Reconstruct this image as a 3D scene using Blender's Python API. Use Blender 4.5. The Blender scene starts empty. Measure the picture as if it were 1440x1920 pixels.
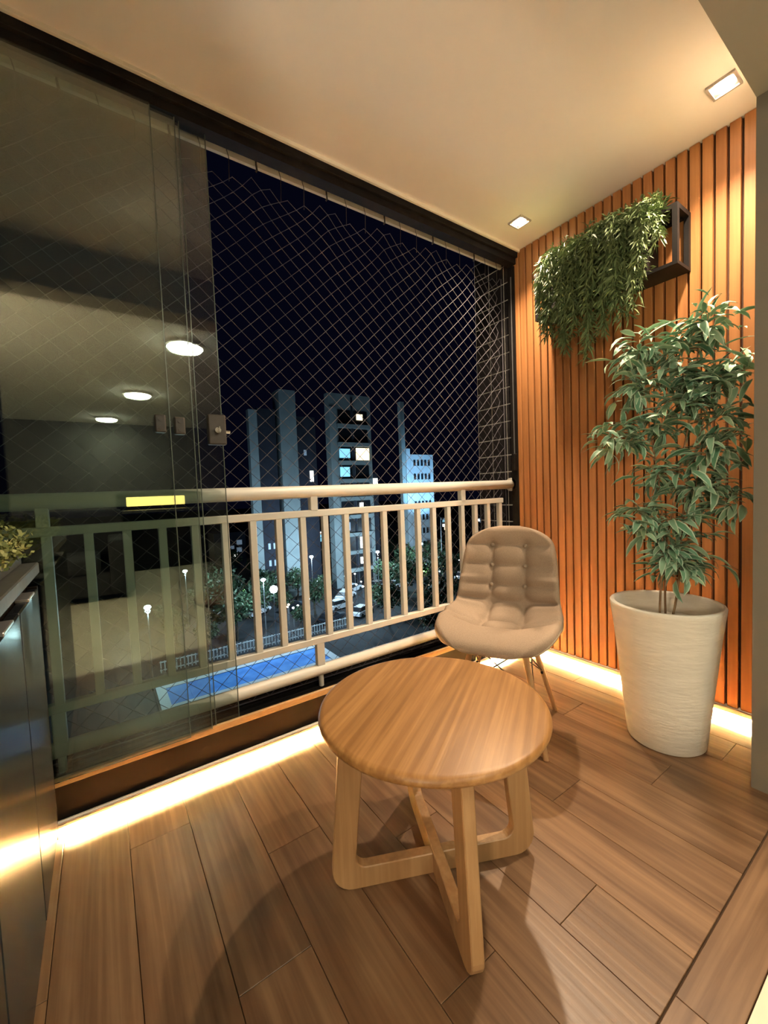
import bpy, bmesh, math, random
from mathutils import Vector, Matrix

random.seed(7)
S = bpy.context.scene
C = S.collection
PI = math.pi

# ------------------------------------------------------------------ camera
def cam_rot(yaw, pit, roll):
    cy, sy, cp, sp = math.cos(yaw), math.sin(yaw), math.cos(pit), math.sin(pit)
    fw = Vector((sy*cp, cy*cp, sp)); rt = Vector((cy, -sy, 0)); up = rt.cross(fw)
    c, s = math.cos(roll), math.sin(roll)
    r2 = c*rt + s*up; u2 = -s*rt + c*up
    m = Matrix.Identity(4)
    for i in range(3):
        m[i][0], m[i][1], m[i][2] = r2[i], u2[i], -fw[i]
    return m
cd = bpy.data.cameras.new('camera'); cam = bpy.data.objects.new('camera', cd); C.objects.link(cam)
cd.sensor_fit = 'HORIZONTAL'; cd.sensor_width = 36; cd.lens = 36*768.67/1440
cd.clip_start = 0.02; cd.clip_end = 2000
cam.matrix_world = Matrix.Translation((0, 0, 1.05)) @ cam_rot(0.60342711, -0.05238765, -0.0393415)
S.camera = cam

# ------------------------------------------------------------------ world, exposure
w = bpy.data.worlds.new('night'); S.world = w; w.use_nodes = True
w.node_tree.nodes['Background'].inputs[0].default_value = (0.0007, 0.0008, 0.0030, 1)
w.node_tree.nodes['Background'].inputs[1].default_value = 1.0
vs = S.view_settings
vs.view_transform = 'Standard'; vs.look = 'None'; vs.gamma = 1; vs.exposure = 0.75; vs.use_curve_mapping = False
S.cycles.use_denoising = True
S.cycles.transparent_max_bounces = 40
S.cycles.max_bounces = 10
S.cycles.sample_clamp_indirect = 40.0

# ------------------------------------------------------------------ lights of the place
WARM = (1.0, 0.77, 0.525)
def spot(name, loc, power, size, blend=0.8, col=WARM, rad=0.03, tgt=None):
    l = bpy.data.lights.new(name, 'SPOT'); o = bpy.data.objects.new(name, l); C.objects.link(o)
    l.energy = power; l.color = col; l.spot_size = math.radians(size); l.spot_blend = blend; l.shadow_soft_size = rad
    o.location = loc
    if tgt is not None:
        o.rotation_euler = (Vector(tgt)-Vector(loc)).to_track_quat('-Z', 'Y').to_euler()
    return o
def point(name, loc, power, col, rad=0.15):
    l = bpy.data.lights.new(name, 'POINT'); o = bpy.data.objects.new(name, l); C.objects.link(o)
    l.energy = power; l.color = col; l.shadow_soft_size = rad; o.location = loc
    return o
LAMPS = [(1.968, 0.558), (1.968, 1.448)]
for i, (x, y) in enumerate(LAMPS):
    spot('downlight_beam', (x, y, 2.468), 118, 135, 1.0, tgt=(x-0.75, y+(0.10 if i == 0 else -0.15), 0))
spot('room_downlight_beam', (-0.95, -0.05, 2.575), 18, 140, 0.8)
NIGHT = (0.55, 0.80, 1.0)
STREET = [(15.6, 45.4, -9.7, 2600), (16.1, 50.5, -9.5, 1500), (27, 60, -9, 3000), (37, 56, -9, 3000), (48, 58, -9, 2500), (9, 62, -9, 1800),
          (26, 47, -10, 1800), (3, 44, -9, 1500)]
for x, y, z, p in STREET:
    point('street_lamp_glow', (x, y, z-0.35), p, NIGHT, 0.25)
spot('tower_floodlight', (53.0, 58.0, -4.4), 10000, 75, 0.6, (0.32, 0.66, 1.0), 0.3, (57.4, 68, 2.5))

# ------------------------------------------------------------------ helpers
def mat(name, col=(0.8, 0.8, 0.8), rough=0.5, metal=0.0, spec=0.5, emit=None, estr=0.0):
    m = bpy.data.materials.new(name); m.use_nodes = True
    b = m.node_tree.nodes['Principled BSDF']
    b.inputs['Base Color'].default_value = (*col, 1); b.inputs['Roughness'].default_value = rough
    b.inputs['Metallic'].default_value = metal; b.inputs['Specular IOR Level'].default_value = spec
    if emit:
        b.inputs['Emission Color'].default_value = (*emit, 1); b.inputs['Emission Strength'].default_value = estr
    return m
def N(m, t, **k):
    n = m.node_tree.nodes.new(t)
    for a, v in k.items(): setattr(n, a, v)
    return n
def L(m, a, b): m.node_tree.links.new(a, b)
def noisy(name, c1, c2, scale=8, rough=0.6, stretch=(1, 1, 1), bump=0.0, bscale=None, detail=6, metal=0, spec=0.5, rand=0.0, lo=0.35, hi=0.65, dist=0.0):
    """two-tone noise material on object coordinates, shifted per object"""
    m = mat(name, c1, rough, metal, spec); nt = m.node_tree; b = nt.nodes['Principled BSDF']
    tc = N(m, 'ShaderNodeTexCoord'); mp = N(m, 'ShaderNodeMapping'); mp.inputs['Scale'].default_value = stretch
    oi = N(m, 'ShaderNodeObjectInfo'); mu = N(m, 'ShaderNodeVectorMath', operation='SCALE'); mu.inputs[0].default_value = (37, 61, 23)
    L(m, oi.outputs['Random'], mu.inputs['Scale']); L(m, mu.outputs[0], mp.inputs['Location'])
    L(m, tc.outputs['Object'], mp.inputs['Vector'])
    n = N(m, 'ShaderNodeTexNoise'); n.inputs['Scale'].default_value = scale; n.inputs['Detail'].default_value = detail
    n.inputs['Distortion'].default_value = dist
    L(m, mp.outputs[0], n.inputs['Vector'])
    r = N(m, 'ShaderNodeValToRGB'); r.color_ramp.elements[0].color = (*c1, 1); r.color_ramp.elements[1].color = (*c2, 1)
    r.color_ramp.elements[0].position = lo; r.color_ramp.elements[1].position = hi
    L(m, n.outputs['Fac'], r.inputs[0])
    out = r.outputs[0]
    if rand:
        h = N(m, 'ShaderNodeHueSaturation'); mr = N(m, 'ShaderNodeMapRange')
        mr.inputs['To Min'].default_value = 1-rand; mr.inputs['To Max'].default_value = 1+rand
        L(m, oi.outputs['Random'], mr.inputs['Value']); L(m, mr.outputs[0], h.inputs['Value']); L(m, out, h.inputs['Color']); out = h.outputs[0]
    L(m, out, b.inputs['Base Color'])
    if bump:
        bp = N(m, 'ShaderNodeBump'); bp.inputs['Strength'].default_value = bump; bp.inputs['Distance'].default_value = 0.01
        if bscale:
            n2 = N(m, 'ShaderNodeTexNoise'); n2.inputs['Scale'].default_value = bscale; n2.inputs['Detail'].default_value = 4
            L(m, mp.outputs[0], n2.inputs['Vector']); L(m, n2.outputs['Fac'], bp.inputs['Height'])
        else: L(m, n.outputs['Fac'], bp.inputs['Height'])
        L(m, bp.outputs[0], b.inputs['Normal'])
    return m

def tag(o, label=None, cat=None, group=None, kind=None):
    if label: o['label'] = label
    if cat: o['category'] = cat
    if group: o['group'] = group
    if kind: o['kind'] = kind
    return o
def empty(name, loc=(0, 0, 0), rz=0.0):
    o = bpy.data.objects.new(name, None); C.objects.link(o); o.empty_display_size = 0.1
    o.location = loc; o.rotation_euler = (0, 0, rz); return o
def link(name, me, parent=None, loc=None, rot=None, scale=None, world=False):
    """world=True: the mesh was built in world space and the parent is an empty standing elsewhere"""
    o = bpy.data.objects.new(name, me); C.objects.link(o)
    if loc is not None: o.location = loc
    if rot is not None: o.rotation_euler = rot
    if scale is not None: o.scale = scale
    if parent is not None:
        o.parent = parent
        if world: o.matrix_parent_inverse = Matrix.Translation(-Vector(parent.location))
    return o
def build(name, bm, m, parent=None, world=True, smooth=False, loc=None, rot=None):
    me = bpy.data.meshes.new(name)
    bm.normal_update()
    if smooth:
        for f in bm.faces: f.smooth = True
    bm.to_mesh(me); bm.free()
    for x in (m if isinstance(m, (list, tuple)) else [m]): me.materials.append(x)
    return link(name, me, parent, loc, rot, None, world and loc is None)
def box(bm, x0, x1, y0, y1, z0, z1, bev=0.0, mi=0, seg=1):
    vs_ = [bm.verts.new((x, y, z)) for z in (z0, z1) for y in (y0, y1) for x in (x0, x1)]
    fs = [bm.faces.new([vs_[i] for i in q]) for q in ((0, 2, 3, 1), (4, 5, 7, 6), (0, 1, 5, 4), (2, 6, 7, 3), (0, 4, 6, 2), (1, 3, 7, 5))]
    for f in fs: f.material_index = mi
    if bev:
        es = list({e for f in fs for e in f.edges})
        bmesh.ops.bevel(bm, geom=es, offset=bev, segments=seg, affect='EDGES', profile=0.5)
    return bm
def B(*a, **k): return box(bmesh.new(), *a, **k)
def tube(bm, pts, r, n=8, r1=None, cap=True):
    pts = [Vector(p) for p in pts]; rings = []; k = len(pts)
    up = Vector((0, 0, 1)); prev = None
    for i, p in enumerate(pts):
        d = (pts[min(i+1, k-1)]-pts[max(i-1, 0)]).normalized()
        a = d.cross(up)
        if a.length < 1e-3: a = d.cross(Vector((1, 0, 0)))
        a.normalize()
        if prev is not None and a.dot(prev) < 0: a = -a
        prev = a
        b = d.cross(a)
        rr = r if r1 is None else r+(r1-r)*i/(k-1)
        rings.append([bm.verts.new(p+rr*(math.cos(2*PI*j/n)*a+math.sin(2*PI*j/n)*b)) for j in range(n)])
    for i in range(k-1):
        for j in range(n):
            bm.faces.new((rings[i][j], rings[i][(j+1) % n], rings[i+1][(j+1) % n], rings[i+1][j]))
    if cap:
        bm.faces.new(rings[0][::-1]); bm.faces.new(rings[-1])
    return bm
def lathe(bm, prof, n=48, c=(0, 0, 0)):
    rings = []
    for r, z in prof:
        if r < 1e-6: rings.append([bm.verts.new((c[0], c[1], c[2]+z))])
        else: rings.append([bm.verts.new((c[0]+r*math.cos(2*PI*j/n), c[1]+r*math.sin(2*PI*j/n), c[2]+z)) for j in range(n)])
    for a, b in zip(rings, rings[1:]):
        for j in range(n):
            q = [a[j % len(a)], a[(j+1) % n % len(a)], b[(j+1) % n % len(b)], b[j % len(b)]]
            u = []
            for v in q:
                if v not in u: u.append(v)
            if len(u) > 2: bm.faces.new(u)
    return bm
def structure(o): o['kind'] = 'structure'; return o
CAMI = cam.matrix_world.inverted()
def seen(x, y, z):      # where a far thing stands in the 1440 x 1920 frame, to leave out what the photo cannot show
    p = CAMI @ Vector((x, y, z))
    return 720+768.67*p.x/-p.z, 960-768.67*p.y/-p.z
ORD = 'leftmost second third fourth fifth sixth seventh eighth ninth tenth eleventh twelfth thirteenth fourteenth fifteenth sixteenth seventeenth eighteenth nineteenth twentieth'.split()
def nth(i):
    if i == 0: return 'leftmost'
    if i < 20: return ORD[i]+' from the left'
    n = i+1; one = ['', 'first', 'second', 'third', 'fourth', 'fifth', 'sixth', 'seventh', 'eighth', 'ninth'][n % 10]
    ten = {2: ('twenty', 'twentieth'), 3: ('thirty', 'thirtieth'), 4: ('forty', 'fortieth'), 5: ('fifty', 'fiftieth'), 6: ('sixty', 'sixtieth')}[n//10]
    return (ten[0]+'-'+one if one else ten[1])+' from the left'

# ------------------------------------------------------------------ materials
def wood_planks(name, c1, c2, c3, axis, rough=0.4, rand=0.16):
    st = {'x': (0.9, 9, 9), 'y': (9, 0.9, 9), 'z': (9, 9, 0.9)}[axis]
    m = noisy(name, c1, c2, 2.2, rough, st, detail=8, rand=rand, lo=0.3, hi=0.7, dist=0.6)
    nt = m.node_tree; b = nt.nodes['Principled BSDF']
    src = b.inputs['Base Color'].links[0].from_socket
    mp = [n for n in nt.nodes if n.type == 'MAPPING'][0]
    # fine streaks
    mp2 = N(m, 'ShaderNodeMapping'); mp2.inputs['Scale'].default_value = tuple(5*s if s > 1 else s for s in st)
    L(m, mp.inputs['Vector'].links[0].from_socket, mp2.inputs['Vector']); L(m, mp.inputs['Location'].links[0].from_socket, mp2.inputs['Location'])
    n2 = N(m, 'ShaderNodeTexNoise'); n2.inputs['Scale'].default_value = 1.6; n2.inputs['Detail'].default_value = 5; L(m, mp2.outputs[0], n2.inputs['Vector'])
    rp = N(m, 'ShaderNodeValToRGB'); rp.color_ramp.elements[0].position = 0.42; rp.color_ramp.elements[1].position = 0.62
    rp.color_ramp.elements[0].color = (*c3, 1); rp.color_ramp.elements[1].color = (1, 1, 1, 1)
    L(m, n2.outputs['Fac'], rp.inputs[0])
    mx = N(m, 'ShaderNodeMix', data_type='RGBA', blend_type='MULTIPLY'); mx.inputs[0].default_value = 0.55
    L(m, src, mx.inputs[6]); L(m, rp.outputs[0], mx.inputs[7]); L(m, mx.outputs[2], b.inputs['Base Color'])
    bp = N(m, 'ShaderNodeBump'); bp.inputs['Strength'].default_value = 0.12; bp.inputs['Distance'].default_value = 0.004
    L(m, n2.outputs['Fac'], bp.inputs['Height']); L(m, bp.outputs[0], b.inputs['Normal'])
    return m
M = {}
M['floor'] = wood_planks('floor_wood_tile', (0.122, 0.063, 0.031), (0.24, 0.138, 0.071), (0.55, 0.47, 0.42), 'y', 0.36)
M['threshold'] = wood_planks('threshold_wood', (0.14, 0.073, 0.036), (0.25, 0.142, 0.074), (0.55, 0.47, 0.42), 'x', 0.38)
M['slat'] = wood_planks('slat_wood', (0.37, 0.152, 0.049), (0.485, 0.214, 0.073), (0.8, 0.72, 0.66), 'z', 0.5, 0.06)
M['table'] = wood_planks('table_wood', (0.27, 0.128, 0.036), (0.41, 0.210, 0.070), (0.52, 0.42, 0.33), 'y', 0.42, 0.0)
M['table_leg'] = wood_planks('table_leg_wood', (0.33, 0.185, 0.080), (0.43, 0.255, 0.118), (0.75, 0.68, 0.6), 'z', 0.45, 0.05)
M['beech'] = wood_planks('beech', (0.55, 0.33, 0.15), (0.68, 0.43, 0.22), (0.8, 0.75, 0.7), 'z', 0.45, 0.0)
M['grout'] = mat('grout', (0.075, 0.042, 0.023), 0.9)
M['groove'] = mat('slat_backing', (0.055, 0.022, 0.010), 0.8)
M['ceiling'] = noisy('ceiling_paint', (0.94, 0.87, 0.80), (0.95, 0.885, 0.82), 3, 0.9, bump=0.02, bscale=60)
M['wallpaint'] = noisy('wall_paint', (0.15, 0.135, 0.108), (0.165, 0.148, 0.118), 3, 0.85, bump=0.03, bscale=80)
M['wallpaint_lifted'] = noisy('wall_paint_lifted', (0.36, 0.32, 0.26), (0.38, 0.34, 0.28), 3, 0.85)  # lighter copy of the wall paint, making up for the unlit header
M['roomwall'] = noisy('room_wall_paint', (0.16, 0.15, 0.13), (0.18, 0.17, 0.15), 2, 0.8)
M['cream_floor'] = noisy('cream_floor_tile', (0.70, 0.63, 0.49), (0.75, 0.68, 0.54), 2, 0.25)
M['rail'] = noisy('cream_enamel', (0.62, 0.605, 0.555), (0.645, 0.63, 0.58), 5, 0.42)
M['lintel'] = noisy('lintel_paint', (0.84, 0.79, 0.68), (0.88, 0.83, 0.72), 9, 0.8)
M['black'] = noisy('black_aluminium', (0.010, 0.009, 0.009), (0.015, 0.013, 0.012), 20, 0.6, spec=0.08)
M['panel'] = noisy('dark_sill_panel', (0.007, 0.005, 0.004), (0.011, 0.008, 0.006), 4, 0.6, spec=0.06)
M['bronze'] = noisy('bronze_trim', (0.42, 0.26, 0.11), (0.55, 0.36, 0.17), 40, 0.4, stretch=(1, 8, 8))
M['silver'] = mat('silver_channel', (0.5, 0.5, 0.5), 0.35, 0.8)
M['tile'] = noisy('black_wall_tile', (0.010, 0.009, 0.010), (0.022, 0.019, 0.019), 30, 0.45, rand=0.15)
M['tile_grout'] = mat('white_grout', (0.85, 0.82, 0.78), 0.9)
M['cord'] = mat('net_cord', (0.115, 0.108, 0.128), 0.8)
M['hook'] = mat('net_hook', (0.05, 0.04, 0.035), 0.6)
M['profile'] = mat('white_profile', (0.74, 0.70, 0.62), 0.5)
M['led'] = mat('led_strip', (1, 0.9, 0.6), 0.5, emit=(1.0, 0.70, 0.30), estr=11000)
M['lens'] = mat('lamp_lens', (1, 1, 1), 0.5, emit=(1.0, 0.90, 0.74), estr=25)
M['lamp_trim'] = mat('lamp_trim', (0.42, 0.37, 0.33), 0.45)
M['roomlens'] = mat('room_lamp_lens', (1, 1, 1), 0.5, emit=(0.95, 1.0, 0.80), estr=52)
M['fabric'] = noisy('taupe_fabric', (0.29, 0.212, 0.152), (0.34, 0.252, 0.184), 260, 0.95, bump=0.25, bscale=500, spec=0.15)
M['button'] = noisy('taupe_button', (0.27, 0.205, 0.150), (0.31, 0.24, 0.178), 260, 0.95, spec=0.15)
M['edge'] = noisy('shell_edge', (0.62, 0.52, 0.38), (0.66, 0.56, 0.42), 40, 0.6)
M['wire'] = mat('black_wire', (0.012, 0.010, 0.010), 0.4)
M['pot'] = noisy('white_stucco', (0.70, 0.65, 0.56), (0.78, 0.73, 0.64), 5, 0.75, stretch=(1, 1, 5), bump=0.22, bscale=22, detail=8)
M['filling'] = noisy('pot_filling', (0.68, 0.64, 0.57), (0.80, 0.76, 0.70), 30, 0.9, bump=0.8)
M['bark'] = noisy('stem_bark', (0.20, 0.115, 0.055), (0.30, 0.19, 0.10), 30, 0.8)
M['cab'] = noisy('cabinet_gloss', (0.010, 0.011, 0.013), (0.014, 0.015, 0.017), 3, 0.24, spec=0.08)
M['cabtop'] = noisy('cabinet_top', (0.05, 0.05, 0.047), (0.07, 0.07, 0.066), 60, 0.5)
M['frame'] = noisy('black_box_frame', (0.006, 0.005, 0.005), (0.010, 0.008, 0.008), 12, 0.6, spec=0.2)
M['lock'] = noisy('bronze_lock', (0.045, 0.035, 0.028), (0.06, 0.048, 0.04), 30, 0.45)
M['chrome'] = mat('chrome', (0.75, 0.68, 0.6), 0.2, 1.0)

def leafmat(name, dark, light, edge, ew=0.34):
    m = mat(name, dark, 0.55, 0, 0.35); b = m.node_tree.nodes['Principled BSDF']
    uv = N(m, 'ShaderNodeUVMap'); sp = N(m, 'ShaderNodeSeparateXYZ'); L(m, uv.outputs[0], sp.inputs[0])
    a = N(m, 'ShaderNodeMath', operation='SUBTRACT'); a.inputs[1].default_value = 0.5; L(m, sp.outputs[0], a.inputs[0])
    ab = N(m, 'ShaderNodeMath', operation='ABSOLUTE'); L(m, a.outputs[0], ab.inputs[0])
    oi = N(m, 'ShaderNodeObjectInfo'); ge = N(m, 'ShaderNodeNewGeometry')
    ad = N(m, 'ShaderNodeMath', operation='ADD'); L(m, oi.outputs['Random'], ad.inputs[0]); L(m, ge.outputs['Random Per Island'], ad.inputs[1])
    fr = N(m, 'ShaderNodeMath', operation='FRACT'); L(m, ad.outputs[0], fr.inputs[0])
    mx = N(m, 'ShaderNodeMix', data_type='RGBA'); mx.inputs[6].default_value = (*dark, 1); mx.inputs[7].default_value = (*light, 1)
    L(m, fr.outputs[0], mx.inputs[0])
    rp = N(m, 'ShaderNodeValToRGB'); rp.color_ramp.elements[0].position = ew-0.05; rp.color_ramp.elements[1].position = ew+0.08
    L(m, ab.outputs[0], rp.inputs[0])
    m2 = N(m, 'ShaderNodeMix', data_type='RGBA'); m2.inputs[7].default_value = (*edge, 1)
    L(m, rp.outputs[0], m2.inputs[0]); L(m, mx.outputs[2], m2.inputs[6]); L(m, m2.outputs[2], b.inputs['Base Color'])
    return m
M['leaf'] = leafmat('variegated_leaf', (0.08, 0.21, 0.12), (0.28, 0.44, 0.29), (0.46, 0.56, 0.42), 0.34)
M['sprig'] = leafmat('sprig_green', (0.065, 0.115, 0.045), (0.19, 0.25, 0.10), (0.18, 0.23, 0.10), 0.40)
M['hedge'] = leafmat('boxwood_leaf', (0.09, 0.12, 0.03), (0.36, 0.38, 0.14), (0.30, 0.33, 0.12), 0.42)
M['treeleaf'] = leafmat('street_tree_leaf', (0.02, 0.045, 0.022), (0.06, 0.10, 0.045), (0.06, 0.09, 0.04), 0.45)

def glassmat():
    m = bpy.data.materials.new('clear_glass'); m.use_nodes = True; nt = m.node_tree
    nt.nodes.remove(nt.nodes['Principled BSDF']); out = nt.nodes['Material Output']
    t = N(m, 'ShaderNodeBsdfTransparent'); t.inputs[0].default_value = (0.935, 0.95, 0.925, 1)
    g = N(m, 'ShaderNodeBsdfGlossy'); g.inputs['Roughness'].default_value = 0.0; g.inputs[0].default_value = (0.97, 1, 0.96, 1)
    f = N(m, 'ShaderNodeFresnel'); f.inputs[0].default_value = 1.52
    mx = N(m, 'ShaderNodeMixShader'); L(m, f.outputs[0], mx.inputs[0]); L(m, t.outputs[0], mx.inputs[1]); L(m, g.outputs[0], mx.inputs[2])
    L(m, mx.outputs[0], out.inputs[0]); return m
M['glass'] = glassmat()
M['pane_edge'] = mat('pane_edge', (0.10, 0.12, 0.10), 0.3)

# ------------------------------------------------------------------ structure: floor
FL = structure(build('floor', B(-1.7, 2.30, 0.33, 1.70, -0.06, -0.006), M['grout']))
PW = 0.166; X0 = 0.008
def piece_mesh(name, sx, sy, sz, m, bev=0.002):
    bm = B(-sx/2, sx/2, -sy/2, sy/2, -sz, 0, bev=bev)
    me = bpy.data.meshes.new(name); bm.to_mesh(me); bm.free(); me.materials.append(m); return me
pm = {}
def plank(x0, x1, y0, y1, m, parent, ax='y'):
    key = (round(x1-x0, 3), round(y1-y0, 3), m.name)
    if key not in pm: pm[key] = piece_mesh('floor_plank', x1-x0-0.0014, y1-y0-0.0014, 0.012, m, 0.0008)
    return link('floor_plank', pm[key], parent, ((x0+x1)/2, (y0+y1)/2, 0.0))
cuts = {5: 0.545, 0: 1.43, 1: 0.86, 2: 1.16, 3: 0.60, 4: 0.98, 6: 1.22, 7: 0.78, 8: 1.36, 9: 0.62, 10: 1.05, 11: 0.52, 12: 1.2, -1: 0.7, -2: 1.1, -3: 0.8, -4: 1.3, -5: 0.6}
for k in range(-6, 14):
    x = X0+k*PW; xe = min(x+PW, 2.30)
    if xe-x < 0.02: continue
    c = cuts.get(k, 0.9)
    plank(x, xe, 0.332, c, M['floor'], FL); plank(x, xe, c, 1.70, M['floor'], FL)
TR = structure(build('trim_1', B(-1.7, 2.30, 0.23, 0.33, -0.06, -0.006), M['grout']))
for a, b in ((-1.7, -0.3), (-0.3, 0.9), (0.9, 2.30)): plank(a, b, 0.232, 0.329, M['threshold'], TR)

# ------------------------------------------------------------------ ceiling, header, jamb
structure(build('ceiling', B(-1.7, 2.30, 0.40, 1.622, 2.482, 2.52), M['ceiling']))
structure(build('trim_2', B(-1.7, 2.215, 1.614, 1.628, 2.468, 2.487, bev=0.002), M['lintel']))
structure(build('wall_header', B(-1.7, 2.30, 0.23, 0.415, 2.221, 2.52), M['wallpaint_lifted']))
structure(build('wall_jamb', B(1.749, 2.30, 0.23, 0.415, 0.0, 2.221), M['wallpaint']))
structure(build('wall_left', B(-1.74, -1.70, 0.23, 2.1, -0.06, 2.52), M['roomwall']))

# slat wall
WR = structure(build('wall_right', B(2.212, 2.30, 0.415, 1.666, 0.055, 2.482), M['groove']))
PITCH = 0.0462; SW = 0.0365
sm = bpy.data.meshes.new('slat'); bm = B(0, 0.022, -SW/2, SW/2, 0.055, 2.480, bev=0.0015); bm.to_mesh(bm and sm); bm.free(); sm.materials.append(M['slat'])
for k in range(27):
    link('slat', sm, WR, (2.190, 1.6655-SW/2-0.001-k*PITCH, 0))
structure(build('baseboard_right', box(B(2.181, 2.186, 0.42, 1.655, 0.030, 0.054, bev=0.001), 2.181, 2.211, 0.42, 1.655, 0.049, 0.054), M['profile']))
structure(build('trim_3', B(2.206, 2.24, 0.42, 1.66, 0.0, 0.049), M['profile']))
# railing-side skirting with its LED gap
structure(build('baseboard_outer', box(box(B(-1.7, 2.19, 1.640, 1.645, 0.0145, 0.029, bev=0.001), -1.7, 2.19, 1.640, 1.664, 0.0245, 0.029), -1.7, 2.19, 1.660, 1.664, 0.0, 0.029), M['profile']))
o = build('led_strip', B(-0.16, 2.17, 1.6535, 1.6595, 0.0165, 0.0180), M['led'])
tag(o, 'warm glowing light strip in the skirting under the glass windows', 'light strip')
o = build('led_strip', B(2.199, 2.205, 0.43, 1.64, 0.0365, 0.038), M['led'])
tag(o, 'warm glowing light strip under the bottom of the wooden slat wall', 'light strip')
# sill wall under the glazing and slab edge
structure(build('wall_outer', B(-1.7, 2.30, 1.664, 1.95, -0.30, 0.142), M['panel']))
structure(build('wall_lintel', B(-1.7, 2.60, 1.76, 1.775, 2.433, 2.70), M['lintel']))
structure(build('wall_cover', B(-1.7, 2.60, 1.627, 1.80, 2.70, 2.74), M['lintel']))

# tiled column at the end of the railing
WT = structure(build('wall_column', B(2.204, 2.60, 1.669, 1.995, -1.2, 2.70), M['tile_grout']))
tz = [2.334-0.1085*i for i in range(0, 24)]
ty = [(1.672, 1.748), (1.748, 1.868), (1.868, 1.990)]
tm = {}
for (a, b) in ty:
    for i in range(-4, 24):
        z1 = 2.334-0.1085*i; z0 = z1-0.1085
        k = round(b-a, 3)
        if k not in tm:
            bm = B(-0.006, 0.0, -(b-a)/2+0.0032, (b-a)/2-0.0032, -0.1085/2+0.0034, 0.1085/2-0.0034, bev=0.001)
            me = bpy.data.meshes.new('tile'); bm.to_mesh(me); bm.free(); me.materials.append(M['tile']); tm[k] = me
        link('tile', tm[k], WT, (2.204, (a+b)/2, (z0+z1)/2))

# ------------------------------------------------------------------ glazing
W1 = structure(empty('window_1', (0.4, 1.66, 0.142)))
bm = box(B(-1.7, 2.19, 1.629, 1.70, 2.44, 2.478, bev=0.002), -1.7, 2.19, 1.645, 1.70, 2.408, 2.44)
build('top_track', bm, M['black'], W1)
bm = B(-1.7, 2.203, 1.668, 1.95, 0.142, 0.150)
for i in range(8):
    y = 1.676+i*0.034
    box(bm, -1.7, 2.203, y, y+0.006, 0.150, 0.160)
build('bottom_track', bm, M['black'], W1)
build('sill_trim', B(-1.7, 2.19, 1.655, 1.668, 0.140, 0.167, bev=0.002), M['bronze'], W1)
build('side_channel', box(B(2.178, 2.190, 1.667, 1.700, 0.16, 2.40), 2.180, 2.192, 1.655, 1.667, 0.16, 2.40), M['black'], W1)
build('channel_edge', B(2.176, 2.181, 1.672, 1.678, 1.16, 2.34), M['silver'], W1)
build('latch_plate', B(2.150, 2.180, 1.655, 1.672, 1.14, 1.25, bev=0.004), M['black'], W1)
def lock(p, x, z, w_, h_, y, big=False):
    bm = B(x-w_/2, x+w_/2, y-0.014, y+0.018, z-h_/2, z+h_/2, bev=0.005, seg=2)
    lk = build('lock', bm, M['lock'], p, world=True)
    if big:
        b2 = bmesh.new(); tube(b2, [(x, y-0.014, z-0.004), (x, y-0.026, z-0.004)], 0.011, 14)
        box(b2, x-0.002, x+0.002, y-0.05, y-0.026, z-0.014, z+0.006)
        tube(b2, [(x+w_/2-0.002, y, z-0.006), (x+w_/2+0.016, y, z-0.006)], 0.007, 10)
    else:
        b2 = bmesh.new()
        for dz in (-h_/4, h_/4): tube(b2, [(x, y-0.0135, z+dz), (x, y-0.017, z+dz)], 0.007, 10)
    b2.normal_update(); me = bpy.data.meshes.new('key_cylinder'); b2.to_mesh(me); b2.free(); me.materials.append(M['chrome'] if big else M['lock'])
    link('key_cylinder', me, lk).matrix_parent_inverse = Matrix.Identity(4)
PANES = [(-0.46, 0.222, 1.646), (-0.44, 0.300, 1.655), (-0.42, 0.316, 1.664), (-0.40, 0.406, 1.673)]
for i, (a, b, y) in enumerate(PANES):
    g = build('glass_pane', B(a, b, y-0.003, y+0.003, 0.162, 2.41), M['glass'], W1)
    build('pane_edge', B(b-0.0018, b+0.0006, y-0.0034, y+0.0034, 0.162, 2.405), M['pane_edge'], W1)
    if i == 0: lock(g, 0.190, 1.316, 0.036, 0.062, y)
    if i == 1: lock(g, 0.253, 1.313, 0.036, 0.062, y)
    if i == 3: lock(g, 0.385, 1.308, 0.066, 0.115, y, True)
build('glass_pane', B(-1.69, -0.48, 1.660, 1.666, 0.162, 2.41), M['glass'], W1)

D1 = structure(empty('added_door', (-1.0, 0.30, 0)))  # unseen dark door leaf, added to darken the glass reflection
build('added_door_frame', box(box(box(B(-1.69, -1.63, 0.27, 0.32, 0.0, 2.215), -0.47, -0.41, 0.27, 0.32, 0.0, 2.215), -1.63, -0.47, 0.27, 0.32, 0.0, 0.07), -1.63, -0.47, 0.27, 0.32, 2.15, 2.215), M['black'], D1)
build('added_door_panel', B(-1.63, -0.47, 0.285, 0.305, 0.07, 2.15), M['black'], D1)

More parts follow.
